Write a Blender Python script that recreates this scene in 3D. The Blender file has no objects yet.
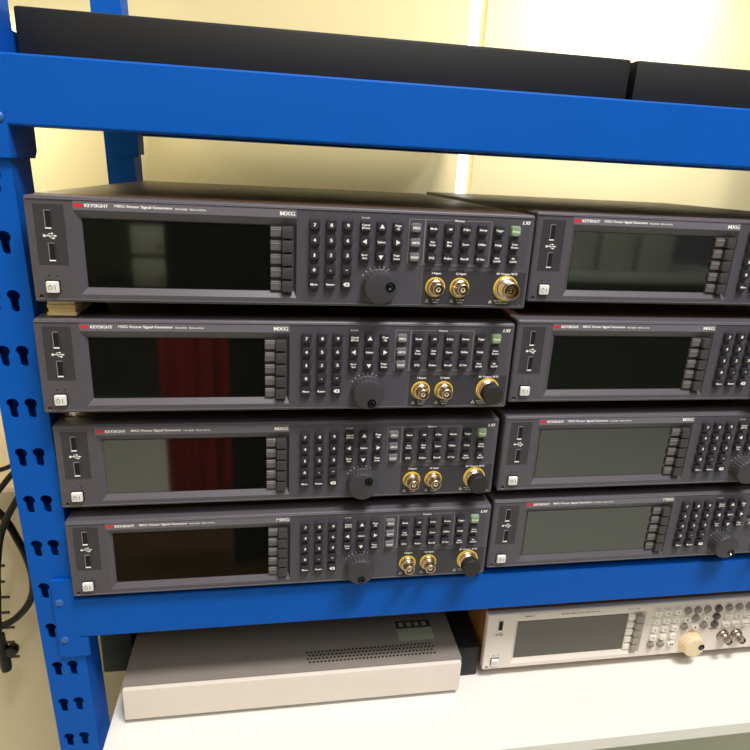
import bpy, bmesh, math, random
from mathutils import Matrix, Vector

random.seed(7)
S = 0.001                      # everything below is written in millimetres
COL = bpy.context.scene.collection
SC = bpy.context.scene


# ------------------------------------------------------------------ materials
def lin(c):
    return tuple(((v / 255) / 12.92 if v / 255 <= .04045 else ((v / 255 + .055) / 1.055) ** 2.4) for v in c) + (1,)


def mat(name, rgb, rough=.5, metal=0., spec=.5, noise=0., nscale=60., bump=0., bscale=400., ior=None, coat=0., var=None):
    m = bpy.data.materials.new(name)
    m.use_nodes = True
    nt = m.node_tree
    b = nt.nodes['Principled BSDF']
    b.inputs['Base Color'].default_value = lin(rgb)
    b.inputs['Roughness'].default_value = rough
    b.inputs['Metallic'].default_value = metal
    b.inputs['Specular IOR Level'].default_value = spec
    b.inputs['Coat Weight'].default_value = coat
    if ior:
        b.inputs['IOR'].default_value = ior
    tc = nt.nodes.new('ShaderNodeTexCoord')
    if noise:
        n = nt.nodes.new('ShaderNodeTexNoise')
        n.inputs['Scale'].default_value = nscale
        n.inputs['Detail'].default_value = 5
        nt.links.new(tc.outputs['Object'], n.inputs['Vector'])
        r = nt.nodes.new('ShaderNodeMixRGB')
        a = lin(rgb)
        v = lin(var) if var else tuple(max(0, x * (1 - noise)) for x in a[:3]) + (1,)
        r.inputs[1].default_value = v
        r.inputs[2].default_value = a if var else tuple(min(1, x * (1 + noise)) for x in a[:3]) + (1,)
        nt.links.new(n.outputs['Fac'], r.inputs[0])
        nt.links.new(r.outputs[0], b.inputs['Base Color'])
        mr = nt.nodes.new('ShaderNodeMapRange')
        mr.inputs['To Min'].default_value = max(.02, rough * (1 - noise))
        mr.inputs['To Max'].default_value = min(1, rough * (1 + noise))
        nt.links.new(n.outputs['Fac'], mr.inputs['Value'])
        nt.links.new(mr.outputs['Result'], b.inputs['Roughness'])
    if bump:
        n2 = nt.nodes.new('ShaderNodeTexNoise')
        n2.inputs['Scale'].default_value = bscale
        n2.inputs['Detail'].default_value = 3
        nt.links.new(tc.outputs['Object'], n2.inputs['Vector'])
        bp = nt.nodes.new('ShaderNodeBump')
        bp.inputs['Strength'].default_value = bump
        bp.inputs['Distance'].default_value = .0006
        nt.links.new(n2.outputs['Fac'], bp.inputs['Height'])
        nt.links.new(bp.outputs['Normal'], b.inputs['Normal'])
    return m


def emit(name, rgb, strength):
    m = bpy.data.materials.new(name)
    m.use_nodes = True
    nt = m.node_tree
    nt.nodes.clear()
    e = nt.nodes.new('ShaderNodeEmission')
    e.inputs[0].default_value = lin(rgb)
    e.inputs[1].default_value = strength
    o = nt.nodes.new('ShaderNodeOutputMaterial')
    nt.links.new(e.outputs[0], o.inputs[0])
    return m


M = dict(
    blue=mat('blue_paint', (3, 88, 188), .55, spec=.15, noise=.06, nscale=14, bump=.12, bscale=180),
    rivet=mat('blue_painted_rivet', (52, 100, 172), .4),
    wall=mat('cream_wall', (232, 216, 166), .85, noise=.04, nscale=5, bump=.1, bscale=120),
    floor=mat('pale_floor', (222, 228, 216), .45, noise=.05, nscale=3),
    greywall=mat('grey_green_wall', (60, 66, 58), .8, noise=.05, nscale=3),
    board=mat('white_laminate', (238, 236, 230), .5, noise=.02, nscale=10),
    steel_board=mat('shelf_board', (70, 78, 92), .6, noise=.1),
    panel=mat('panel_plastic', (87, 83, 91), .42, spec=.4, noise=.04, nscale=30, bump=.15, bscale=2200),
    strip=mat('label_strip', (112, 108, 120), .45, noise=.03, nscale=40),
    keyzone=mat('key_zone_plastic', (77, 75, 85), .5, noise=.03, nscale=40, bump=.1, bscale=2200),
    recess=mat('dark_recess', (57, 55, 62), .5, noise=.04, nscale=60),
    cover=mat('case_paint', (72, 52, 33), .38, spec=.5, noise=.08, nscale=25, bump=.1, bscale=900),
    black=mat('black_plastic', (20, 20, 22), .55, noise=.1, nscale=40),
    hole=mat('black_hole', (6, 6, 7), .8),
    key=mat('key_rubber', (46, 44, 51), .5, noise=.05, nscale=200, bump=.1, bscale=3000),
    greykey=mat('grey_key_rubber', (118, 114, 122), .5, noise=.04, nscale=200),
    greenkey=mat('green_key_rubber', (138, 162, 128), .5, noise=.04, nscale=200),
    soft=mat('softkey_rubber', (64, 60, 64), .5, noise=.05, nscale=200),
    softlab=mat('softkey_label', (100, 96, 98), .4, noise=.1, nscale=300),
    knob=mat('knob_rubber', (60, 59, 65), .5, noise=.05, nscale=150),
    white=mat('white_print', (252, 250, 250), .6),
    greyprint=mat('grey_print', (140, 138, 146), .6),
    red=mat('red_print', (224, 36, 38), .6),
    whitekey=mat('white_key', (240, 236, 234), .4, noise=.02, nscale=100),
    yellow=mat('yellow_ring', (240, 206, 70), .45, noise=.06, nscale=200),
    nickel=mat('nickel', (208, 186, 160), .34, metal=1., noise=.12, nscale=300),
    steel=mat('steel', (176, 166, 154), .36, metal=1., noise=.1, nscale=300),
    gold=mat('gold_pin', (226, 176, 90), .25, metal=1.),
    ptfe=mat('white_dielectric', (225, 216, 196), .5),
    dimple=mat('glossy_black', (26, 25, 26), .12, spec=.7),
    cap=mat('black_cap_rubber', (38, 34, 34), .62, noise=.15, nscale=200, bump=.2, bscale=1500),
    glass=mat('screen_glass', (13, 14, 12), .05, spec=.5, ior=1.95),
    cream=mat('cream_panel', (232, 222, 212), .5, noise=.03, nscale=30),
    creamkey=mat('cream_key', (244, 240, 230), .45, noise=.03, nscale=100),
    taupekey=mat('taupe_key', (158, 150, 140), .5, noise=.05, nscale=100),
    darkkey=mat('dark_grey_key', (92, 88, 82), .5, noise=.05, nscale=100),
    creamknob=mat('ivory_knob', (236, 214, 176), .45, noise=.05, nscale=60),
    darkprint=mat('dark_print', (96, 94, 98), .6),
    tan=mat('tan_case', (176, 132, 84), .5, noise=.2, nscale=22, var=(120, 74, 40)),
    lcd=mat('old_screen', (88, 84, 76), .2, spec=.5),
    chassis=mat('grey_chassis', (136, 128, 120), .45, noise=.05, nscale=30, bump=.1, bscale=1500),
    sticker=mat('sticker', (168, 172, 150), .5, noise=.08, nscale=200),
    stickerdark=mat('sticker_print', (52, 54, 46), .6, noise=.3, nscale=500),
    pad=mat('beige_card', (246, 220, 166), .8, noise=.1, nscale=80),
    cable=mat('black_cable', (9, 8, 7), .38, spec=.3, noise=.05, nscale=80),
    beige=mat('beige_cabinet', (214, 196, 166), .6, noise=.05, nscale=12),
    slot=mat('slot_shadow', (70, 54, 36), .8),
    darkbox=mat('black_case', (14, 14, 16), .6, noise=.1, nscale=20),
    redcloth=mat('red_reflection_cloth', (190, 40, 40), .8, noise=.15, nscale=30),
    darkcloth=mat('black_reflection_cloth', (16, 16, 18), .9, noise=.2, nscale=30),
    greybox=mat('grey_box', (205, 215, 205), .6, noise=.1, nscale=10),
    sky=emit('daylight', (255, 253, 246), 2.6),
)


# ------------------------------------------------------------------ mesh building
class MB:
    """collects shapes (mm) into one mesh with several materials"""

    def __init__(self):
        self.bm = bmesh.new()
        self.mats = []

    def mi(self, m):
        if m not in self.mats:
            self.mats.append(m)
        return self.mats.index(m)

    def _merge(self, b2, m):
        i = self.mi(m)
        for f in b2.faces:
            f.material_index = i
        me = bpy.data.meshes.new('tmp')
        b2.to_mesh(me)
        b2.free()
        self.bm.from_mesh(me)
        bpy.data.meshes.remove(me)

    def box(self, x0, x1, y0, y1, z0, z1, m, bev=0., seg=2, which=None):
        b = bmesh.new()
        bmesh.ops.create_cube(b, size=1)
        for v in b.verts:
            v.co = Vector((x0 + (v.co.x + .5) * (x1 - x0), y0 + (v.co.y + .5) * (y1 - y0), z0 + (v.co.z + .5) * (z1 - z0)))
        if bev:
            es = [e for e in b.edges if which is None or which((e.verts[0].co + e.verts[1].co) / 2, e.verts[0].co - e.verts[1].co)]
            bmesh.ops.bevel(b, geom=es, offset=bev, segments=seg, affect='EDGES', profile=.6)
        self._merge(b, m)

    def quadface(self, pts, m):
        vs = [self.bm.verts.new(p) for p in pts]
        f = self.bm.faces.new(vs)
        f.material_index = self.mi(m)

    def prism_y(self, pts, y0, y1, m):
        """polygon in x,z extruded between y0 (front) and y1"""
        b = bmesh.new()
        f0 = [b.verts.new((x, y0, z)) for x, z in pts]
        f1 = [b.verts.new((x, y1, z)) for x, z in pts]
        n = len(pts)
        b.faces.new(f0)
        b.faces.new(f1[::-1])
        for i in range(n):
            b.faces.new([f0[i], f1[i], f1[(i + 1) % n], f0[(i + 1) % n]])
        bmesh.ops.recalc_face_normals(b, faces=b.faces)
        self._merge(b, m)

    def prism_x(self, pts, x0, x1, m):
        """polygon in y,z extruded along x"""
        b = bmesh.new()
        f0 = [b.verts.new((x0, y, z)) for y, z in pts]
        f1 = [b.verts.new((x1, y, z)) for y, z in pts]
        n = len(pts)
        b.faces.new(f0)
        b.faces.new(f1[::-1])
        for i in range(n):
            b.faces.new([f0[i], f1[i], f1[(i + 1) % n], f0[(i + 1) % n]])
        bmesh.ops.recalc_face_normals(b, faces=b.faces)
        self._merge(b, m)

    def lathe(self, cx, cz, prof, m, n=32, rib=None, caps=True):
        """profile of (radius, y) turned about the y axis through (cx, cz)"""
        b = bmesh.new()
        rings = []
        for k, (r, y) in enumerate(prof):
            if r < 1e-6:
                rings.append([b.verts.new((cx, y, cz))])
                continue
            ring = []
            for i in range(n):
                a = 2 * math.pi * i / n
                rr = r
                if rib and rib[0] <= k <= rib[1]:
                    rr = r - (rib[2] if (i // 2) % 2 else 0)
                ring.append(b.verts.new((cx + rr * math.cos(a), y, cz + rr * math.sin(a))))
            rings.append(ring)
        for A, B in zip(rings, rings[1:]):
            for i in range(n):
                j = (i + 1) % n
                if len(A) == 1 and len(B) == 1:
                    continue
                if len(A) == 1:
                    b.faces.new([A[0], B[i], B[j]])
                elif len(B) == 1:
                    b.faces.new([A[i], B[0], A[j]])
                else:
                    b.faces.new([A[i], B[i], B[j], A[j]])
        if caps:
            for R in (rings[0], rings[-1]):
                if len(R) > 2:
                    b.faces.new(R)
        bmesh.ops.recalc_face_normals(b, faces=b.faces)
        self._merge(b, m)

    def text(self, s, cx, cz, m, h=2., w=None, y=-.06, align='CENTER', shear=0.):
        me = text_mesh(s, align)
        if me is None:
            return
        vs = me[0]
        x0, x1 = min(v[0] for v in vs), max(v[0] for v in vs)
        z0, z1 = min(v[1] for v in vs), max(v[1] for v in vs)
        sz = h / .72
        sx = sz if w is None else w / max(1e-6, x1 - x0)
        ox = (x0 + x1) / 2 if align == 'CENTER' else x0
        oz = (z0 + z1) / 2
        i = self.mi(m)
        bold = .075 * h if h > 1.6 else .04 * h
        for sh in (-bold, bold):
            self._glyphs(me, i, cx + sh, cz, ox, oz, sx, sz, shear, y + sh * .02)

    def _glyphs(self, me, i, cx, cz, ox, oz, sx, sz, shear, y):
        vs = me[0]
        nv = [self.bm.verts.new((cx + (v[0] - ox) * sx + shear * (v[1] - oz) * sz, y, cz + (v[1] - oz) * sz)) for v in vs]
        for f in me[1]:
            try:
                fc = self.bm.faces.new([nv[k] for k in f])
                fc.material_index = i
            except ValueError:
                pass

    def poly(self, pts, m, y=-.06):
        self.quadface([(x, y, z) for x, z in pts], m)

    def dot(self, cx, cz, r, m, y=-.06, n=14):
        self.poly([(cx + r * math.cos(2 * math.pi * i / n), cz + r * math.sin(2 * math.pi * i / n)) for i in range(n)], m, y)

    def line(self, x0, z0, x1, z1, t, m, y=-.06):
        d = Vector((x1 - x0, z1 - z0)).normalized()
        nx, nz = -d.y * t / 2, d.x * t / 2
        self.poly([(x0 + nx, z0 + nz), (x0 - nx, z0 - nz), (x1 - nx, z1 - nz), (x1 + nx, z1 + nz)], m, y)

    def add_mesh(self, me, m, mtx=None):
        b = bmesh.new()
        b.from_mesh(me)
        if mtx:
            b.transform(mtx)
        self._merge(b, m)

    def build(self, name, parent=None, origin=(0, 0, 0), smooth=True):
        me = bpy.data.meshes.new(name)
        bmesh.ops.translate(self.bm, verts=self.bm.verts, vec=-Vector(origin))
        bmesh.ops.scale(self.bm, verts=self.bm.verts, vec=(S, S, S))
        self.bm.to_mesh(me)
        self.bm.free()
        for m in self.mats:
            me.materials.append(m)
        if smooth:
            for p in me.polygons:
                p.use_smooth = True
            me.set_sharp_from_angle(angle=.3)
        o = bpy.data.objects.new(name, me)
        COL.objects.link(o)
        o.location = Vector(origin) * S
        if parent:
            o.parent = parent
        return o


_tc = {}


def text_mesh(s, align):
    k = (s, align)
    if k in _tc:
        return _tc[k]
    cu = bpy.data.curves.new('t', 'FONT')
    cu.body = s
    cu.size = 1
    cu.align_x = align
    cu.resolution_u = 2
    cu.offset = .002
    cu.space_line = .8
    o = bpy.data.objects.new('t', cu)
    COL.objects.link(o)
    dg = bpy.context.evaluated_depsgraph_get()
    me = o.evaluated_get(dg).to_mesh()
    r = ([tuple(v.co) for v in me.vertices], [tuple(p.vertices) for p in me.polygons]) if len(me.vertices) else None
    o.evaluated_get(dg).to_mesh_clear()
    bpy.data.objects.remove(o)
    bpy.data.curves.remove(cu)
    _tc[k] = r
    return r


def empty(name, loc, label=None, cat=None, group=None):
    o = bpy.data.objects.new(name, None)
    o.empty_display_size = .02
    COL.objects.link(o)
    o.location = Vector(loc) * S
    tag(o, label, cat, group)
    return o


def tag(o, label=None, cat=None, group=None, kind=None):
    if label:
        o['label'] = label
    if cat:
        o['category'] = cat
    if group:
        o['group'] = group
    if kind:
        o['kind'] = kind
    return o


def structure(mb, name):
    return tag(mb.build(name), kind='structure')


def copy_tree(o, parent=None):
    c = o.copy()
    COL.objects.link(c)
    c.parent = parent
    for ch in list(o.children):
        copy_tree(ch, c)
    return c


def child(o, name):
    for c in o.children:
        if c.name.split('.')[0] == name:
            return c


# ------------------------------------------------------------------ the generator
W, H, D = 426., 85.4, 446.
CT = 85.9                       # top of the case

KEYS = []                       # x, z, legend, style
for r, row in enumerate((('7', '8', '9'), ('4', '5', '6'), ('1', '2', '3'), ('0', '.', '-'), ('More', 'Return', '<X'))):
    for c, k in enumerate(row):
        KEYS.append((228.4 + 14.15 * c, 71.0 - 12.65 * r + c * .2, k, 'digit' if r < 4 else 'fn'))
for r, row in enumerate((('Cancel\n(Esc)', 'UP', 'Page\nUp'), ('LEFT', 'Select', 'RIGHT'), ('Incr\nSet', 'DOWN', 'Page\nDown'))):
    for c, k in enumerate(row):
        KEYS.append((271.9 + 14.2 * c, 71.2 - 12.75 * r, k, 'fn'))
for r, k in enumerate(('FREQ', 'AMPTD', 'SWEEP')):
    KEYS.append((316.3, 71.3 - 12.65 * r, k, 'grey'))
for r, row in enumerate((('Mode', 'AM', 'File', 'Sweep'), ('Aux\nFctn', 'Mod\nMux', 'Save', 'Utility'), ('I/Q', 'Pulse', 'Recall', 'LF Out'))):
    for c, k in enumerate(row):
        KEYS.append((331.7 + 15. * c, 71.4 - 12.7 * r, k, 'fn'))
for r, row in enumerate((('Trigger', 'Preset'), ('Help', 'User\nPreset'), ('Mod\nOn/Off', 'RF\nOn/Off'))):
    for c, k in enumerate(row):
        KEYS.append((392.1 + 15.4 * c, 71.4 - 12.7 * r, k, 'green' if k == 'Preset' else 'fn'))

DARK = dict(panel=M['panel'], strip=M['strip'], zone=M['keyzone'], recess=M['recess'], cover=M['cover'], print=M['white'],
            knob=M['knob'], glass=M['glass'], soft=M['soft'], softlab=M['softlab'], frame=M['greyprint'],
            digit=M['key'], fn=M['key'], grey=M['greykey'], green=M['greenkey'], cream=False)
CREAM = dict(panel=M['cream'], strip=M['cream'], zone=M['cream'], recess=M['cream'], cover=M['tan'], print=M['darkprint'],
             knob=M['creamknob'], glass=M['lcd'], soft=M['taupekey'], softlab=M['creamkey'], frame=M['cream'],
             digit=M['creamkey'], fn=M['creamkey'], grey=M['darkkey'], green=M['taupekey'], cream=True)


def knob_mesh(root, m, cx=286.0, cz=18.8, R=15.2):
    mb = MB()
    mb.lathe(cx, cz, [(R + .6, -.05), (R + .6, -1.6), (R, -2.2), (R - .7, -11.2), (R - 1.8, -12.6), (R - 4, -13.1), (0, -12.8)], m, n=96, rib=(2, 3, .55))
    o = mb.build('tuning_knob', root, (cx, 0, cz))
    cut = bmesh.new()
    bmesh.ops.create_uvsphere(cut, u_segments=24, v_segments=16, radius=4.4 * S)
    bmesh.ops.translate(cut, verts=cut.verts, vec=(8.4 * S, -14.3 * S, 1.6 * S))
    me = bpy.data.meshes.new('cut')
    cut.to_mesh(me)
    cut.free()
    co = bpy.data.objects.new('cut', me)
    COL.objects.link(co)
    co.location = o.location
    md = o.modifiers.new('b', 'BOOLEAN')
    md.operation = 'DIFFERENCE'
    md.object = co
    md.solver = 'EXACT'
    bpy.context.view_layer.update()
    dg = bpy.context.evaluated_depsgraph_get()
    nm = bpy.data.meshes.new_from_object(o.evaluated_get(dg))
    o.modifiers.clear()
    old = o.data
    o.data = nm
    nm.name = 'tuning_knob'
    bpy.data.meshes.remove(old)
    bpy.data.objects.remove(co)
    for p in nm.polygons:
        p.use_smooth = True
    nm.set_sharp_from_angle(angle=.55)
    mb = MB()                                   # glossy dimple liner seen as a dark cup with a rim
    mb.lathe(cx + 8.4, cz + 1.6, [(4.35, -12.9), (4.35, -13.45), (3.75, -13.5), (3.6, -12.6), (2.6, -11.0), (1.2, -10.3), (0, -10.1)], M['dimple'], n=24, caps=False)
    d = mb.build('finger_dimple', o, (cx + 8.4, 0, cz + 1.6))
    d.location = Vector((8.4, 0, 1.6)) * S
    return o


def make_generator(st, name):
    root = empty(name, (0, 0, 0))
    P = st['print']
    cr = st['cream']
    # ---- case
    mb = MB()
    mb.box(1.2, W - 1.2, 6 if cr else 20, D, -.6, CT, st['cover'], 1.2, 2)
    for k in range(9):                           # vent slots pressed in the right side and top rear
        mb.box(W - 1.25, W - 1.05, 120 + k * 16, 130 + k * 16, 20, 62, M['hole'])
    mb.build('case', root)
    # ---- front panel: outer frame with an opening for the screen, sloped bezel walls
    mb = MB()
    b = bmesh.new()

    def loop(x0, x1, z0, z1, y, r=0.):
        if r <= 0:
            return [b.verts.new(p) for p in ((x0, y, z0), (x1, y, z0), (x1, y, z1), (x0, y, z1))]
        out = []
        for (cx, cz, a0) in ((x0 + r, z0 + r, 180), (x1 - r, z0 + r, 270), (x1 - r, z1 - r, 0), (x0 + r, z1 - r, 90)):
            for k in range(4):
                a = math.radians(a0 + 30 * k)
                out.append(b.verts.new((cx + r * math.cos(a), y, cz + r * math.sin(a))))
        return out

    FD = 8 if cr else 24
    L = [loop(0, W, 0, H, FD, 2), loop(0, W, 0, H, 2.2, 2), loop(.35, W - .35, .35, H - .35, 1.0, 2), loop(1.2, W - 1.2, 1.2, H - 1.2, .25, 2), loop(2.4, W - 2.4, 2.4, H - 2.4, 0, 2)]
    for A, B in zip(L, L[1:]):
        n = len(A)
        for i in range(n):
            b.faces.new([A[i], A[(i + 1) % n], B[(i + 1) % n], B[i]])
    o2 = loop(36.4, 213.4, 6.9, 74.9, 0)
    o3 = loop(41.5, 211.2, 12.7, 68.4, 4.2)
    # flat front between the last rounded loop and the opening
    last = L[-1]
    q = [last[0:4], last[4:8], last[8:12], last[12:16]]
    for k in range(4):
        a, c = q[k], q[(k + 1) % 4]
        b.faces.new([a[3], c[0], o2[(k + 1) % 4], o2[k]])
        for i in range(3):
            b.faces.new([a[i], a[i + 1], o2[k]])
    for i in range(4):
        j = (i + 1) % 4
        b.faces.new([o2[i], o2[j], o3[j], o3[i]])
    b.faces.new(o3)
    bmesh.ops.recalc_face_normals(b, faces=b.faces)
    mb._merge(b, st['panel'])
    # fine seams of the frame and the slightly different key field
    mb.box(214.6, 421.6, -.12, .3, 36.6, 82.6, st['zone'], .1, 1)
    mb.box(214.6, 324.6, -.12, .3, 3.4, 36.4, st['zone'], .1, 1)
    if not cr:
        mb.box(1.5, W - 1.5, -.45, .1, 2.3, 3.0, st['strip'])
        mb.box(1.5, W - 1.5, -.7, .1, H - 2.6, H - 1.8, st['strip'])  # paler raised strip standing in for the top edge highlight
    mb.build('front_panel', root, smooth=False)
    # ---- brand strip over the screen
    mb = MB()
    mb.box(36.4, 213.4, -.25, .3, 75.1, 82.5, st['strip'], .2, 1)
    if cr:
        mb.text('Agilent', 47, 79, P, 2.2, 13, y=-.32, align='LEFT')
        mb.text('N5182A MXG', 96, 79, P, 2.0, 20, y=-.32, align='LEFT')
        mb.text('Vector Signal Generator', 118, 79, P, 1.8, 30, y=-.32, align='LEFT')
        mb.text('100 kHz - 6 GHz', 186, 79, P, 1.6, 17, y=-.32, align='LEFT')
    else:
        # the red wave mark
        for k, (dx, z0, z1) in enumerate(((-2.9, -.9, 1.2), (-1.3, -1.9, 1.9), (.5, -2.0, 1.9), (2.2, -1.3, 1.0))):
            mb.poly([(40.6 + dx - .75, 78.9 + z0), (40.6 + dx + .75, 78.9 + z0 + .5), (40.6 + dx + .75, 78.9 + z1), (40.6 + dx - .75, 78.9 + z1 - .5)], M['red'], y=-.33)
        mb.line(37.0, 78.6, 44.4, 79.2, 1.5, M['red'], y=-.35)
        mb.text('KEYSIGHT', 45.4, 78.9, P, 2.7, 17.8, y=-.33, align='LEFT')
        mb.text('MXG Vector Signal Generator', 68, 78.9, P, 2.3, 45, y=-.33, align='LEFT')
        mb.text('N5182B', 115, 78.7, P, 1.5, 9.4, y=-.33, align='LEFT')
        mb.text('9kHz-6GHz', 126.2, 78.7, P, 1.5, 13, y=-.33, align='LEFT')
        mb.text('MXG', 205.6, 78.7, P, 3.4, 12.2, y=-.33)
    mb.build('brand_strip', root)
    # ---- screen
    mb = MB()
    mb.box(41.6, 191.0, 3.5, 4.6, 12.8, 68.3, st['glass'])
    mb.build('screen', root)
    # ---- soft key labels and soft keys
    for k in range(5):
        z = 63.0 - 11.5 * k
        mb = MB()
        mb.box(191.2, 200.6, 1.2, 5, z - 4.0, z + 4.2, st['softlab'], .5, 1)
        mb.box(191.6, 200.4, .9, 1.4, z + 1.6, z + 2.4, st['strip'] if cr else M['greyprint'])
        mb.build('softkey_label', root)
        mb = MB()
        mb.box(201.0, 210.2, -2.8, 5, z - 4.9, z + 4.9, st['soft'], 1.3, 2)
        mb.build('softkey', root)
    # ---- left end: port panel, ports, icon, button
    mb = MB()
    if not cr:
        mb.box(6.5, 29.4, -.15, .3, 30.7, 79.0, st['recess'], .1, 1)
    y = -.22
    ix, iz = 17.2, 54.1
    mb.dot(ix - 4.2, iz, 1.15, P, y)
    mb.line(ix - 4, iz, ix + 3.6, iz, .55, P, y)
    mb.poly([(ix + 3.4, iz - 1), (ix + 5.4, iz), (ix + 3.4, iz + 1)], P, y)
    mb.line(ix - 2.2, iz, ix - .4, iz + 1.9, .5, P, y)
    mb.line(ix - .5, iz + 1.8, ix + 1.2, iz + 1.8, .5, P, y)
    mb.dot(ix + 1.7, iz + 1.8, .75, P, y)
    mb.line(ix - .8, iz, ix + .8, iz - 1.9, .5, P, y)
    mb.line(ix + .7, iz - 1.8, ix + 2, iz - 1.8, .5, P, y)
    mb.poly([(ix + 1.9, iz - 2.5), (ix + 3.3, iz - 2.5), (ix + 3.3, iz - 1.1), (ix + 1.9, iz - 1.1)], P, y)
    mb.build('port_panel', root)
    for (pz, px) in (((67.2, 17.1), (41.4, 17.7)) if not cr else ((67.2, 17.1),)):
        mb = MB()
        x0, x1, z0, z1 = px - 2.7, px + 2.7, pz - 7.2, pz + 7.2
        t = .55
        mb.box(x0, x0 + t, -.75, .3, z0, z1, M['greyprint'])
        mb.box(x1 - t, x1, -.75, .3, z0, z1, M['recess'])
        mb.box(x0, x1, -.75, .3, z1 - t, z1, M['greyprint'])
        mb.box(x0, x1 - .6, -.8, .3, z0 - .3, z0 + .7, M['white'])
        mb.box(x0 + t, x1 - t, -.3, .2, z0 + .7, z1 - t, M['hole'])
        mb.build('usb_port', root)
    mb = MB()
    mb.box(9.6, 21.2, -.5, .3, 7.2, 18.7, M['black'] if not cr else M['darkkey'], 2.2, 3, lambda c, d: abs(d.y) > .1)
    mb.box(10.4, 20.4, -3.2, 0, 8.0, 17.7, M['whitekey'], 1.6, 3)
    mb.lathe(13.8, 12.6, [(1.9, -3.26), (1.9, -3.3), (1.35, -3.3), (1.35, -3.26)], M['greyprint'], n=18, caps=False)
    mb.line(13.8, 12.9, 13.8, 15.0, .5, M['greyprint'], -3.3)
    mb.line(17.6, 10.9, 17.6, 14.6, .7, M['greyprint'], -3.3)
    mb.build('power_button', root)
    mb = MB()
    for x in (12.9, 19.3):
        mb.dot(x, 21.9, .7, M['hole'], -.08)
    mb.build('status_lights', root)
    for (hx, hz) in ((5.6, 4.9), (420.2, 5.6)):
        mb = MB()
        mb.lathe(hx, hz, [(2.3, -.05), (2.3, -.4), (1.7, -.4), (1.6, -.05)], st['panel'], n=20, caps=False)
        mb.dot(hx, hz, 1.7, M['hole'], -.1)
        mb.poly([(hx - 1.2, hz - 1.9), (hx + 1.0, hz - 1.9), (hx + .7, hz - 1.2), (hx - .9, hz - 1.2)], M['nickel'], -.42)  # pale sliver put in as the highlight on the hole's lower lip
        mb.build('screw_hole', root)
    # ---- keys
    for (kx, kz, leg, sty) in KEYS:
        mb = MB()
        w, h, t = (8.9, 8.7, 4.2)
        bev = .9
        if sty == 'grey':
            w, h = 9.2, 7.6
        if cr and sty in ('fn', 'grey'):
            w, h, bev = 9.4, 8.8, 2.2
        m = st[sty]
        if cr and leg in ('Select',):
            m = M['taupekey']
        if cr and (leg.startswith('Cancel') or leg in ('UP', 'Page\nUp', 'Incr\nSet', 'Page\nDown', 'Mode', 'AM', 'File', 'Sweep', 'More', 'Return')):
            m = M['taupekey']
        z0, z1 = kz - h / 2 - .4, kz + h / 2 - .4
        b = bmesh.new()
        bmesh.ops.create_cube(b, size=1)
        for v in b.verts:
            top = v.co.y < 0
            k = .90 if top else 1.06
            v.co = Vector((kx + v.co.x * w * k, -t if top else .1, (z0 + z1) / 2 + v.co.z * h * k))
        es = [e for e in b.edges if abs(e.verts[0].co.y - e.verts[1].co.y) > 1]
        bmesh.ops.bevel(b, geom=es, offset=bev, segments=3, affect='EDGES', clamp_overlap=True)
        es = [e for e in b.edges if e.verts[0].co.y < -t + .1 and e.verts[1].co.y < -t + .1]
        bmesh.ops.bevel(b, geom=es, offset=.5, segments=2, affect='EDGES')
        mb._merge(b, m)
        yy = -t - .07
        cz = kz - .4
        pm = P if not cr else M['darkprint']
        if leg in ('UP', 'DOWN', 'LEFT', 'RIGHT'):
            r = 2.5
            a0 = {'UP': 90, 'LEFT': 180, 'DOWN': 270, 'RIGHT': 0}[leg]
            mb.poly([(kx + r * math.cos(math.radians(a0 + 120 * k)), cz + r * math.sin(math.radians(a0 + 120 * k))) for k in range(3)], pm, yy)
        elif leg == '<X':
            mb.poly([(kx - 3, cz), (kx - 1.2, cz + 1.7), (kx + 2.7, cz + 1.7), (kx + 2.7, cz - 1.7), (kx - 1.2, cz - 1.7)], pm, yy)
            mb.line(kx - .5, cz - .9, kx + 1.5, cz + .9, .45, m, yy - .05)
            mb.line(kx - .5, cz + .9, kx + 1.5, cz - .9, .45, m, yy - .05)
        elif sty == 'digit':
            hh = {'.': .8, '-': .7}.get(leg, 3.0)
            if leg == '.':
                mb.dot(kx, cz - .6, .5, pm, yy)
            elif leg == '-':
                mb.line(kx - 1, cz, kx + 1, cz, .6, pm, yy)
            else:
                mb.text(leg, kx, cz, pm, hh, .9 if leg == '1' else 2.0, y=yy)
        elif '\n' in leg:
            a, c = leg.split('\n')
            mb.text(a, kx, cz + 1.35, pm, 1.75, min(6.6, 1.35 * len(a)), y=yy)
            mb.text(c, kx, cz - 1.35, pm, 1.75, min(6.6, 1.35 * len(c)), y=yy)
        else:
            mb.text(leg, kx, cz, pm, 1.95, min(6.9, 1.5 * len(leg)), y=yy)
        o = mb.build('key', root, (kx, 0, kz))
        if sty == 'green' and not cr:
            o['label'] = 'green preset key'
        elif sty == 'grey':
            o['label'] = 'grey key' if not cr else 'dark grey key'
    # ---- printed lines and words on the key field
    mb = MB()
    F = st['frame']
    y = -.2
    if not cr:
        mb.line(310.7, 78.2, 324.9, 78.2, .55, F, y)
        mb.line(310.7, 78.2, 310.7, 39.4, .55, F, y)
        mb.line(324.9, 78.2, 324.9, 39.4, .9, F, y)
        mb.line(310.7, 39.4, 312.4, 39.4, .55, F, y)
        mb.line(322.6, 39.4, 327.6, 39.4, .55, F, y)
        mb.line(324.9, 78.2, 349, 78.2, .55, F, y)
        mb.line(362, 78.2, 385.6, 78.2, .55, F, y)
        mb.line(385.6, 78.2, 385.6, 39.4, .55, F, y)
        for x in (334, 349, 364):
            mb.line(x + 3, 39.2, x + 10, 39.2, .55, F, y)
        mb.line(382, 39.4, 385.6, 39.4, .55, F, y)
        mb.text('Menus', 355.6, 78.1, P, 1.9, 9, y=y - .02)
        mb.text('Local', 271.9, 77.9, P, 1.5, 6.2, y=y - .02)
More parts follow.
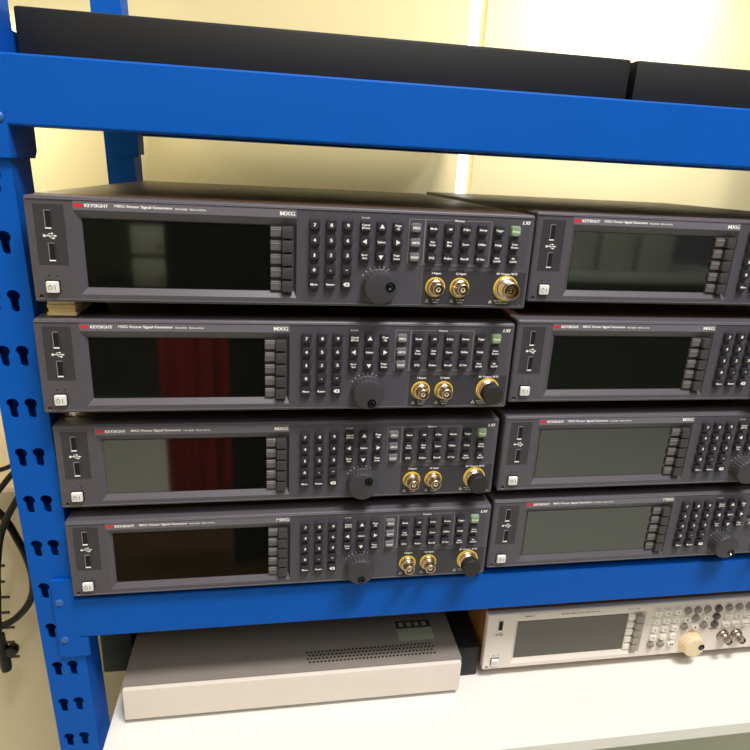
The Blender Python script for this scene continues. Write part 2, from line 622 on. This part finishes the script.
        mb.text('LXI', 417.6, 78.6, P, 3.1, 6.2, y=y - .02, shear=.3)
    else:
        for wd, wx, wz, hh, ww in (('MENUS', 317, 37.4, 2.4, 14), ('I Input', 338, 35, 1.4, 7), ('Q Input', 361, 35, 1.4, 7)):
            m2 = MB()
            m2.text(wd, wx, wz, P, hh, ww, y=y - .02)
            m2.build('printed_word', root)
    for k in range(7):
        a = math.radians(62 + 14 * k)
        mb.line(286.0 + 16.6 * math.cos(a), 18.8 + 16.6 * math.sin(a), 286.0 + 17.9 * math.cos(a), 18.8 + 17.9 * math.sin(a), .5, P, y)  # white ticks painted for highlights on the knob's upper ridges
    for (x, z) in ((228.4, 13.2), (391.8, 37.4), (407.4, 37.4)):
        mb.dot(x, z, .6, M['hole'], y)
    mb.build('printed_legend', root)
    # ---- connector field
    mb = MB()
    if not cr:
        mb.box(326.2, 423.2, -.18, .3, 2.6, 34.5, st['recess'], .1, 1)
        y = -.26
        mb.text('I Input', 338.4, 31.4, P, 1.9, 8.4, y=y)
        mb.text('Q Input', 361.2, 31.4, P, 1.9, 9.4, y=y)
        mb.text('RF Output 50 \u03a9', 404.8, 32.3, P, 1.9, 19.5, y=y)
        for (x, a, c) in ((337.6, '5 Vpk', 'MAX'), (360.6, '5 Vpk', 'MAX'), (400.6, 'REVERSE PWR', '50 VDC MAX')):
            xl = x - 6.4 if x < 390 else x - 9.4
            mb.line(xl - 1.4, 5.4, xl, 8.0, .35, P, y)
            mb.line(xl + 1.4, 5.4, xl, 8.0, .35, P, y)
            mb.line(xl - 1.6, 5.4, xl + 1.6, 5.4, .35, P, y)
            mb.text(a, x + 2, 7.4, P, 1.25, 7.4 if x < 390 else 15, y=y)
            mb.text(c, x + 2, 5.2, P, 1.25, 5 if x < 390 else 12, y=y)
    mb.build('connector_panel', root)
    dz = 6 if cr else 0
    for x in ((338.0, 360.7) if not cr else (334.0, 354.0)):
        z = 19. + dz
        mb = MB()
        mb.lathe(x, z, [(9.1, -.15), (9.1, -.8), (8.0, -.8), (8.0, -.15)], M['yellow'] if not cr else M['steel'], n=36, caps=False)
        c = mb.build('coaxial_connector', root, (x, 0, z))
        mb = MB()
        mb.lathe(x, z, [(7.9, -.15), (7.9, -2.2), (7.4, -3.0), (7.2, -4.6), (6.2, -5.4), (5.4, -7.0), (5.2, -7.4), (5.2, -13.4), (4.8, -13.8), (4.0, -13.8), (3.9, -7.5), (2.2, -7.5), (2.2, -12.2), (1.0, -12.2), (1.0, -11.2), (0, -11.2)], M['nickel'] if not cr else M['steel'], n=36)
        for s in (-1, 1):
            mb.lathe(x + s * 5.1, z, [(.9, -9.2), (.9, -11)], M['nickel'], n=10)
        bb = mb.build('connector_barrel', c, (x, 0, z))
        bb.location = (0, 0, 0)
        mb = MB()
        mb.lathe(x, z, [(2.3, -7.6), (2.3, -12.4), (1.1, -12.4), (1.1, -7.6)], M['ptfe'], n=18)
        mb.lathe(x, z, [(.55, -7.6), (.55, -12.9), (0, -13)], M['gold'], n=10)
        bb = mb.build('centre_contact', c, (x, 0, z))
        bb.location = (0, 0, 0)
    if not cr:
        x, z = 404.8, 19.4
        mb = MB()
        mb.lathe(x, z, [(11.7, -.15), (11.7, -.8), (10.4, -.8), (10.4, -.15)], M['yellow'], n=40, caps=False)
        c = mb.build('output_connector', root, (x, 0, z))
        mb = MB()
        prof = [(10.3, -.15), (10.3, -2.2), (9.4, -3.0), (8.4, -3.4)]
        yv = -4.0
        while yv > -13:
            prof += [(7.9, yv), (7.45, yv - .45)]
            yv -= .9
        prof += [(7.9, -13.2), (7.9, -16.6), (7.5, -17), (6.6, -17), (6.5, -8), (3.9, -8), (3.9, -14.5), (3.1, -14.5), (3.0, -8.5), (0, -8.5)]
        mb.lathe(x, z, prof, M['nickel'], n=40)
        bb = mb.build('connector_barrel', c, (x, 0, z))
        bb.location = (0, 0, 0)
        mb = MB()
        mb.lathe(x, z, [(1.5, -8.4), (1.5, -13.6), (.8, -13.9), (.8, -10)], M['gold'], n=14)
        bb = mb.build('centre_contact', c, (x, 0, z))
        bb.location = (0, 0, 0)
    # ---- knob, feet
    knob_mesh(root, st['knob'])
    for fx in (26, W - 26):
        for fy in (64, D - 40):
            mb = MB()
            mb.lathe(0, 0, [(13, 0), (13, 9), (11.5, 13), (0, 13)], M['black'], n=24)
            b = mb.bm
            bmesh.ops.rotate(b, verts=b.verts, cent=(0, 0, 0), matrix=Matrix.Rotation(-math.pi / 2, 3, 'X'))
            bmesh.ops.translate(b, verts=b.verts, vec=(fx, fy, -.4))
            o = mb.build('foot', root, (fx, fy, -.4))
    return root


def add_cap(root):
    c = child(root, 'output_connector')
    mb = MB()
    mb.lathe(0, 0, [(8.2, -7.6), (9.4, -7.9), (9.9, -8.6), (9.9, -16.6), (9.4, -17.6), (8.4, -18.0), (4, -18.15), (0, -18.2)], M['cap'], n=40)
    o = mb.build('dust_cap', c)
    o['label'] = 'black rubber dust cap'
    return o


# place, foot height, knob turn, label
proto = make_generator(DARK, 'signal_generator')
GROUP = 'dark grey signal generators stacked on the blue shelf'
SHELF = -314.
POS = [  # x, y, z, gap under, knob turn, capped, label
    (-.6, -11.5, 0, 14.6, 0, False, 'dark grey signal generator on top of left stack, its output connector left uncapped'),
    (-6.0, -8.6, -100.5, 16.5, -78, True, 'dark grey signal generator second from top in left stack, black cap on its output'),
    (-5.4, 2.5, -202.6, 12.6, 38, True, 'dark grey signal generator third from top in left stack, resting on lowest one'),
    (-3.9, -.9, -301, SHELF * -1 - 301, -95, True, 'dark grey signal generator at bottom of left stack, sitting on blue shelf'),
    (435, 8.2, 2.4, 14.6, 20, True, 'dark grey signal generator on top of right stack, cut by the photo edge'),
    (424.6, -2.1, -98, 14.8, 60, True, 'dark grey signal generator second from top in right stack'),
    (425.3, -.8, -199, 12.4, -30, True, 'dark grey signal generator third from top in right stack, greenish screen'),
    (425.2, 1.7, -297.3, 16.7, -60, True, 'dark grey signal generator at bottom of right stack, above the cream instrument'),
]
gens = []
for i, (x, y, z, gap, turn, cap, lab) in enumerate(POS):
    g = proto if i == 0 else copy_tree(proto)
    g.location = (x * S, y * S, z * S)
    tag(g, lab, 'signal generator', GROUP)
    for c in g.children:
        if c.name.split('.')[0] == 'foot':
            c.scale = (1, 1, (gap - .5) / 13)
        if c.name.split('.')[0] == 'tuning_knob':
            c.rotation_euler = (0, math.radians(-turn), 0)
    gens.append(g)
for g, p in zip(gens, POS):
    if p[5]:
        add_cap(g)

# ------------------------------------------------------------------ lower shelf instruments
cg = make_generator(CREAM, 'cream_signal_generator')
cg.location = (451.3 * S, 37 * S, -477 * S)
tag(cg, 'cream signal generator with tan case and ivory knob under the blue shelf', 'signal generator')
BOARD = -491.
for c in cg.children:
    if c.name.split('.')[0] == 'foot':
        c.scale = (1, 1, 13.4 / 13)

ch = empty('equipment_chassis', (25, 20, BOARD), 'wide grey metal instrument with label sticker and vent holes under blue shelf', 'instrument')


def rel(mb, name, par):
    """build a part given in world mm under a parent standing elsewhere"""
    o = mb.build(name)
    o.parent = par
    o.location = -par.location
    return o


mb = MB()
mb.box(25, 418, 22, 440, BOARD + 6, -440, M['chassis'], 2.5, 2)
rel(mb, 'casing', ch)
mb = MB()
mb.box(27, 416, 17, 24, BOARD + 7, -442, M['cream'], 2, 2)
rel(mb, 'front_panel', ch)
mb = MB()
mb.box(347, 392, 57, 91, -440.1, -439.7, M['sticker'])
mb.box(347, 392, 78, 91, -439.72, -439.62, M['stickerdark'])
for k in range(4):
    mb.box(351 + k * 10, 357 + k * 10, 81, 88, -439.64, -439.55, M['sticker'])
o = rel(mb, 'label_sticker', ch)
mb = MB()
for r in range(4):
    for k in range(34):
        x = 232 + k * 4.6 + (2.3 if r % 2 else 0)
        yv = 50 - r * 5.2
        mb.quadface([(x + 1.5 * math.cos(a * math.pi / 4), yv + 1.5 * math.sin(a * math.pi / 4), -439.9) for a in range(8)], M['hole'])
rel(mb, 'vent_holes', ch)
for fx in (50, 390):
    for fy in (60, 400):
        mb = MB()
        mb.box(fx - 10, fx + 10, fy - 10, fy + 10, BOARD + .3, BOARD + 6.5, M['black'], 1.5, 1)
        rel(mb, 'foot', ch)

# ------------------------------------------------------------------ the blue shelving rack
rack = empty('shelving_rack', (-40, 10, -900), 'blue steel shelving rack with keyhole post and beams carrying the generators', 'shelving rack')
LEAN = .0215


def lean(bm, x_on=True):
    for v in bm.verts:
        v.co.x -= LEAN * (v.co.z + 204)


def keyhole(cx, cz):
    pts = []
    for k in range(15):                             # round head
        a = math.radians(-50 + 280 * k / 14)
        pts.append((cx + 5.3 * math.cos(a), cz + 4.8 + 5.0 * math.sin(a)))
    for k in range(7):                              # rounded foot of the slot
        a = math.radians(180 + 180 * k / 6)
        pts.append((cx + .4 + 3.3 * math.cos(a), cz - 6.6 + 3.0 * math.sin(a)))
    return pts


def plate_with_holes(outer, holes, thick):
    cu = bpy.data.curves.new('plate', 'CURVE')
    cu.dimensions = '2D'
    cu.fill_mode = 'BOTH'
    cu.extrude = thick / 2
    for pts in [outer] + holes:
        sp = cu.splines.new('POLY')
        sp.points.add(len(pts) - 1)
        for p, (x, z) in zip(sp.points, pts):
            p.co = (x, z, 0, 1)
        sp.use_cyclic_u = True
    o = bpy.data.objects.new('plate', cu)
    COL.objects.link(o)
    dg = bpy.context.evaluated_depsgraph_get()
    me = bpy.data.meshes.new_from_object(o.evaluated_get(dg))
    bpy.data.objects.remove(o)
    return me


def post(x0, y0, y1, holes, name='post', face='front'):
    """hollow upright; x0 = left edge at z -204"""
    mb = MB()
    z0, z1 = -900, 420
    hs = []
    if holes:
        z = 43 + 49.5 * 7
        while z > -880:
            if z < 415:
                hs += [keyhole(x0 + 10.8, z), keyhole(x0 + 26, z)]
            z -= 49.25
    me = plate_with_holes([(x0, z0), (x0 + 40, z0), (x0 + 40, z1), (x0, z1)], hs, 2)
    mtx = Matrix.Translation((0, y0 + 1, 0)) @ Matrix.Rotation(math.pi / 2, 4, 'X')
    mb.add_mesh(me, M['blue'], mtx)
    mb.box(x0 + 38, x0 + 40, y0 + 1.9, y1, z0, z1, M['blue'])
    mb.box(x0, x0 + 2, y0 + 1.9, y1, z0, z1, M['blue'])
    mb.box(x0 + 1, x0 + 39, y1 - 2, y1, z0, z1, M['blue'])
    lean(mb.bm)
    return rel(mb, name, rack)


post(-47, 10, 52, True)
post(-44, 452, 500, False)
post(1120, 10, 52, True)
post(1120, 452, 500, False)


def beam(front, y0, zb, zt, x0, x1, name='beam'):
    mb = MB()
    s = 1 if front else -1
    f = lambda a, c: (min(y0 + s * a, y0 + s * c), max(y0 + s * a, y0 + s * c))
    # C section: web, top and bottom flange with a rounded nose
    prof = [(0, zb + 1.6), (.5, zb + .5), (1.6, zb), (26, zb), (26, zb + 2), (4, zb + 2), (2, zb + 4), (2, zt - 4), (4, zt - 2), (26, zt - 2), (26, zt), (1.6, zt), (.5, zt - .5), (0, zt - 1.6)]
    mb.prism_x([(y0 + s * a, z) for a, z in prof], x0, x1, M['blue'])
    return rel(mb, name, rack)


def bracket(parent, pts, y0, y1, rivets, side=None):
    mb = MB()
    mb.prism_y(pts, y0, y1, M['blue'])
    if side:
        x, prof = side
        mb.prism_x(prof, x - 2, x, M['blue'])
    for (x, z) in rivets:
        mb.lathe(x, z, [(4, y0), (3.8, y0 - .9), (2.6, y0 - 1.7), (0, y0 - 2)], M['rivet'], n=18, caps=False)
    o = mb.build('end_bracket')
    o.parent = parent
    o.location = -(Vector(parent.location) + Vector(rack.location))
    return o


XR = 1122
ub = beam(True, 6, 136.5, 188, -11, XR)
bracket(ub, [(-62, 112), (-13, 112), (-13, 208), (-62, 208)], 6, 9.4, [(-12.6 - 4, 142)],
        side=(-11, [(6, 112), (56, 112), (62, 118), (62, 208), (6, 208)]))
lb = beam(True, 6.4, -356.5, -309, -6.1, XR)
bracket(lb, [(-26, -380), (3, -380), (3, -357), (-6, -357), (-6, -286), (-26, -286)], 6.4, 9.6, [(-20, -312), (-19.5, -358)])
rb = beam(False, 506, 149.5, 182.8, -40, XR)
bracket(rb, [(-44, 118), (-4, 118), (-4, 182), (-44, 182)], 448, 451, [], side=(-4, [(449, 122), (490, 122), (490, 182), (449, 182)]))
rlb = beam(False, 506, -356.5, -309, -40, XR)


def shelf_board(z0, z1, y0, y1, x0, m, name='shelf_board'):
    mb = MB()
    if m is M['steel_board']:
        mb.box(-46, 1116, 56, 448, z0, z1, m)
        mb.box(x0, 1116, y0, 56, z0, z1, m)
        mb.box(x0, 1116, 448, y1, z0, z1, m)
    else:
        mb.box(x0, 1116, y0, y1, z0, z1, m, 1, 1)
    return rel(mb, name, rack)


shelf_board(174, 183, 34, 478, 2, M['steel_board'])
shelf_board(-323, SHELF, 34, 478, 6, M['steel_board'])
mb = MB()                                            # front lip of the board that the feet stand over
mb.box(6, 1116, 12, 34, -316, SHELF, M['blue'])
rel(mb, 'board_lip', rack)
o = shelf_board(BOARD - 18, BOARD, -60, 500, 10, M['board'])
o['label'] = 'white laminate bottom shelf'

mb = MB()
mb.box(-16, 21, 96, 430, BOARD + .3, -372, M['darkbox'], 3, 2)  # block added to keep this unlit gap dark
tag(mb.build('gap_shade_block'), 'black block standing in for the shade in the gap left of the grey instrument, under the blue shelf', 'box')

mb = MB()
mb.box(420.5, 448, 44, 430, BOARD + .3, -446, M['darkbox'], 3, 2)  # dark filler added in place of the shade between the instruments
tag(mb.build('gap_shade_block'), 'narrow black block standing in for the shade between grey instrument and cream generator', 'box')

# ------------------------------------------------------------------ small things
mb = MB()
mb.box(3.5, 27, -1, 42, -14.4, -11.2, M['pad'], .6, 1)
mb.box(4.5, 26, 0, 18, -11.3, -7.8, M['pad'], .6, 1)
mb.box(3.8, 26.6, -.5, 18, -7.9, -4.2, M['pad'], .6, 1)
mb.box(4.5, 26, 0, 18, -4.3, -1.0, M['pad'], .6, 1)
tag(mb.build('cardboard_pad'), 'beige folded card pad wedged under front left corner of topmost generator', 'pad')

mb = MB()
mb.box(-8, 520, 36, 606, 183.3, 226, M['darkbox'], 3, 2)  # stretched past the shelf's rear to cast shade on the wall
tag(mb.build('black_case'), 'flat black case on the top shelf above the topmost left generator', 'case', 'flat black cases on the top shelf')
mb = MB()
mb.box(526, 1080, 36, 440, 183.3, 226, M['darkbox'], 3, 2)
tag(mb.build('black_case'), 'flat black case on the top shelf above the topmost right generator', 'case', 'flat black cases on the top shelf')


def tube(name, pts, r, m, label, cat, group=None, plug=None):
    cu = bpy.data.curves.new(name, 'CURVE')
    cu.dimensions = '3D'
    cu.bevel_depth = r * S
    cu.bevel_resolution = 4
    cu.use_fill_caps = True
    sp = cu.splines.new('BEZIER')
    sp.bezier_points.add(len(pts) - 1)
    for b, p in zip(sp.bezier_points, pts):
        b.co = Vector(p) * S
        b.handle_left_type = b.handle_right_type = 'AUTO'
    o = bpy.data.objects.new(name, cu)
    COL.objects.link(o)
    dg = bpy.context.evaluated_depsgraph_get()
    me = bpy.data.meshes.new_from_object(o.evaluated_get(dg))
    bpy.data.objects.remove(o)
    me.materials.clear()
    me.materials.append(m)
    for p in me.polygons:
        p.use_smooth = True
    me.name = name
    o = bpy.data.objects.new(name, me)
    COL.objects.link(o)
    if label:
        tag(o, label, cat, group)
    return o


CG = 'black cables beside the blue post'
tube('power_cable', [(-198, 154, -251), (-140, 144, -237), (-112, 141, -229), (-97, 141, -222), (-70, 143, -212), (-58, 150, -208)], 2.8, M['cable'],
     'thin black cable running nearly level behind the blue post, uppermost of the cables', 'cable', CG)
tube('power_cable', [(-214, 175, -355), (-158, 165, -301), (-133, 163, -270), (-115, 163, -248), (-68, 175, -203), (-66, 216, -187)], 3.6, M['cable'],
     'black cable slanting up to the right behind the post, just below the thin one', 'cable', CG)
tube('power_cable', [(-145, 130, -461), (-139, 132, -402), (-131, 132, -343), (-121, 132, -304), (-101, 132, -266), (-78, 135, -232), (-64, 136, -214)], 4.0, M['cable'],
     'black cable crossing in front of the looped one and disappearing behind post', 'cable', CG)
lp = tube('power_cable', [(-165, 158, -262), (-129, 152, -296), (-114, 150, -331), (-106, 150, -362), (-104, 150, -392), (-109, 150, -415), (-122, 150, -436), (-146, 152, -455), (-190, 160, -468)], 4.4, M['cable'],
          'thick black cable bulging in a loop against the left edge of the post', 'cable', CG)
mb = MB()
mb.lathe(0, 0, [(0, 30), (6, 30), (6.6, 24), (6.8, 0), (4.6, -14), (4.4, -26), (0, -26)], M['cable'], n=20)
bmesh.ops.rotate(mb.bm, verts=mb.bm.verts, cent=(0, 0, 0), matrix=Matrix.Rotation(-math.pi / 2, 3, 'X'))
bmesh.ops.translate(mb.bm, verts=mb.bm.verts, vec=(-149, 146, -490))
mb.lathe(-139, -490, [(0, 140), (7, 141), (8, 146), (7, 151), (0, 152)], M['cable'], n=16)
pl = mb.build('cable_plug')
tag(pl, 'black moulded plug below the cable loop, at lower left of the post', 'plug')

cab = empty('vented_cabinet', (-190, 280, -900), 'beige cabinet with short vent slots standing left of the blue rack', 'cabinet')
mb = MB()
mb.box(-330, -62, 184, 440, -900, -282, M['beige'], 16, 4)
rel(mb, 'body', cab)
for k in range(9):
    z = -341 - 24.2 * k
    mb = MB()
    mb.box(-235, -149 - (3 if k % 2 else 0), 183.2, 186, z - 2.4, z + 2.4, M['slot'], 1, 1)
    rel(mb, 'vent_slot', cab)

# ------------------------------------------------------------------ the room
mb = MB()
mb.box(-1500, 538, 640, 700, -900, 1900, M['wall'])
structure(mb, 'wall_back')
mb = MB()
mb.box(569, 2600, 640, 700, -900, 1900, M['wall'])
structure(mb, 'wall_back_right')
mb = MB()
mb.box(538, 569, 676, 684, -900, 1900, M['sky'])
structure(mb, 'window_1')
mb = MB()
mb.box(-1500, 2600, -3000, 700, -940, -900, M['floor'])
structure(mb, 'floor')
mb = MB()
mb.box(-1500, 2600, -3060, -3000, -900, 1900, M['greywall'])
structure(mb, 'wall_front')
mb = MB()
mb.box(-1560, -1500, -3060, 700, -900, 1900, M['wall'])
structure(mb, 'wall_left')


def hanging_cloth(name, x0, x1, y, z0, z1, m, label, seed, notch=None):
    mb = MB()
    n = 60
    rnd = random.Random(seed)
    ph = rnd.random() * 6
    f, bk = [], []
    for i in range(n + 1):
        t = i / n
        x = x0 + (x1 - x0) * t
        yy = y + 14 * math.sin(t * 22 + ph) + 6 * math.sin(t * 51)
        f.append((x, yy))
    for i in range(n):
        (xa, ya), (xb, yb) = f[i], f[i + 1]
        if notch:
            z0 = notch[1] if xb < notch[0] else notch[2]
        mb.quadface([(xa, ya, z0), (xa, ya, z1), (xb, yb, z1), (xb, yb, z0)], m)
        mb.quadface([(xa, ya - 4, z0), (xb, yb - 4, z0), (xb, yb - 4, z1), (xa, ya - 4, z1)], m)
    o = mb.build(name)
    tag(o, label, 'cloth')
    return o


hanging_cloth('red_reflection_cloth', -75, 110, -900, -780, -215, M['redcloth'], 'red cloth standing in for a person, seen only as a reflection in the left screens', 3)  # out-of-view cloth added to redden the screen reflections
hanging_cloth('black_reflection_cloth', -45, 560, -860, -900, 170, M['darkcloth'], 'black cloth standing in for the photographer, seen as a dark reflection in the left screens', 5, notch=(96, -190, -900))  # out-of-view cloth added to darken the screen reflections

# things across the room that the dark screens mirror
t = empty('bench', (1900, -2300, -900), 'bench carrying three pale boxes, mirrored in the top right screen', 'bench')
mb = MB()
mb.box(1500, 2560, -2550, -2080, -330, -300, M['greybox'])
rel(mb, 'bench_top', t)
mb = MB()
mb.box(1500, 2560, -2120, -2100, -900, -331, M['greywall'])  # bench front added to darken what the second right screen mirrors
rel(mb, 'front_panel', t)
for x in (1520, 2500):
    for yv in (-2530, -2180):
        mb = MB()
        mb.box(x, x + 40, yv, yv + 40, -900, -330, M['greybox'])
        rel(mb, 'leg', t)
for k, lab in enumerate(('pale grey box reflected at left in the top right screen', 'pale grey box reflected in the middle of the top right screen', 'pale grey box reflected at right in the top right screen')):
    mb = MB()
    x = 1560 + 205 * k
    mb.box(x, x + 175, -2440, -2200, -300, -40, M['greybox'], 8, 2)
    mb.lathe(x + 80, -170, [(30, -2440), (30, -2448), (0, -2450)], M['taupekey'], n=20)
    tag(mb.build('equipment_box'), lab, 'box', 'boxes mirrored in the top right screen')

t = empty('bench', (-330, -2300, -900), 'low bench carrying two pale boxes, mirrored in the top left screen', 'bench')
mb = MB()
mb.box(-620, 0, -2550, -2080, -442, -412, M['darkbox'])
rel(mb, 'bench_top', t)
mb = MB()
mb.box(-620, 0, -2120, -2100, -900, -443, M['darkbox'])  # dark bench front added to blacken the second left screen's reflection
rel(mb, 'front_panel', t)
for x in (-600, -60):
    for yv in (-2530, -2180):
        mb = MB()
        mb.box(x, x + 40, yv, yv + 40, -900, -442, M['greybox'])
        rel(mb, 'leg', t)
for k, lab in enumerate(('pale box standing on the low bench, reflected lower in the top left screen', 'pale box on top of another, reflected upper in the top left screen')):
    mb = MB()
    z = -411.8 + 140.2 * k
    mb.box(-410, -262, -2440, -2200, z, z + 122, M['greybox'], 8, 2)
    mb.box(-400, -272, -2430, -2210, z + 122, z + 140, M['darkbox'])
    mb.lathe(-290, z + 40, [(14, -2199), (14, -2190), (0, -2188)], M['taupekey'], n=20)
    tag(mb.build('equipment_box'), lab, 'box', 'boxes mirrored in the top left screen')
mb = MB()
mb.box(-420, 260, -1130, -640, -899.8, -892, mat('brown_mat', (84, 60, 34), .9, noise=.15, nscale=40), 2, 1)  # out-of-view mat added to brown the bottom left screen's reflection
tag(mb.build('reflection_mat'), 'brown floor mat added to tone the reflection in the bottom left screen', 'mat')

# ------------------------------------------------------------------ light
def area(name, loc, target, sx, sy, power, col):
    L = bpy.data.lights.new(name, 'AREA')
    L.shape = 'RECTANGLE'
    L.size, L.size_y = sx, sy
    L.energy = power
    L.color = col
    o = bpy.data.objects.new(name, L)
    COL.objects.link(o)
    o.location = Vector(loc) * S
    d = Vector(target) * S - o.location
    o.rotation_euler = d.to_track_quat('-Z', 'Y').to_euler()
    return o


area('ceiling_tube_light', (800, -960, 2300), (300, 0, -150), 1.0, .22, 84, (1, .965, .91))
area('ceiling_panel_light', (500, -1900, 1850), (500, -1600, -900), 1.8, 1.2, 26, (1, .98, .95))
area('wall_fill_right', (900, 590, 520), (820, 640, 60), .6, .06, 6.6, (1, .985, .98))  # unseen fill added to brighten the right part of the wall
area('wall_fill_middle', (240, 590, 176), (240, 640, 70), .5, .03, .15, (1, .96, .82))  # weak unseen fill added behind the rack to lift the shaded wall
area('wall_fill_left', (-330, 590, 320), (-280, 640, -100), .3, .06, 2.2, (1, .92, .72))  # unseen fill added for the wall left of the rack

w = bpy.data.worlds.new('room_ambient')
SC.world = w
w.use_nodes = True
w.node_tree.nodes['Background'].inputs[0].default_value = (.95, .97, 1, 1)
w.node_tree.nodes['Background'].inputs[1].default_value = .13

# ------------------------------------------------------------------ camera
cam = bpy.data.cameras.new('camera')
cam.sensor_width = 36
cam.lens = 604.5 * 36 / 750
cam.shift_y = -8 / 750
cam.clip_start = .01
cam.clip_end = 50
co = bpy.data.objects.new('camera', cam)
COL.objects.link(co)
r = Vector((0.98677, -0.15446, 0.04919))
u = Vector((0.00151, 0.31219, 0.95002))
f = Vector((0.1621, 0.93738, -0.3083))
mtx = Matrix((r, u, -f)).transposed().to_4x4()
mtx.translation = Vector((194.9, -538.7, 116.35)) * S
co.matrix_world = mtx
SC.camera = co
SC.view_settings.view_transform = 'Standard'
SC.view_settings.look = 'None'
SC.view_settings.gamma = 1
SC.view_settings.use_curve_mapping = False
SC.view_settings.exposure = 0
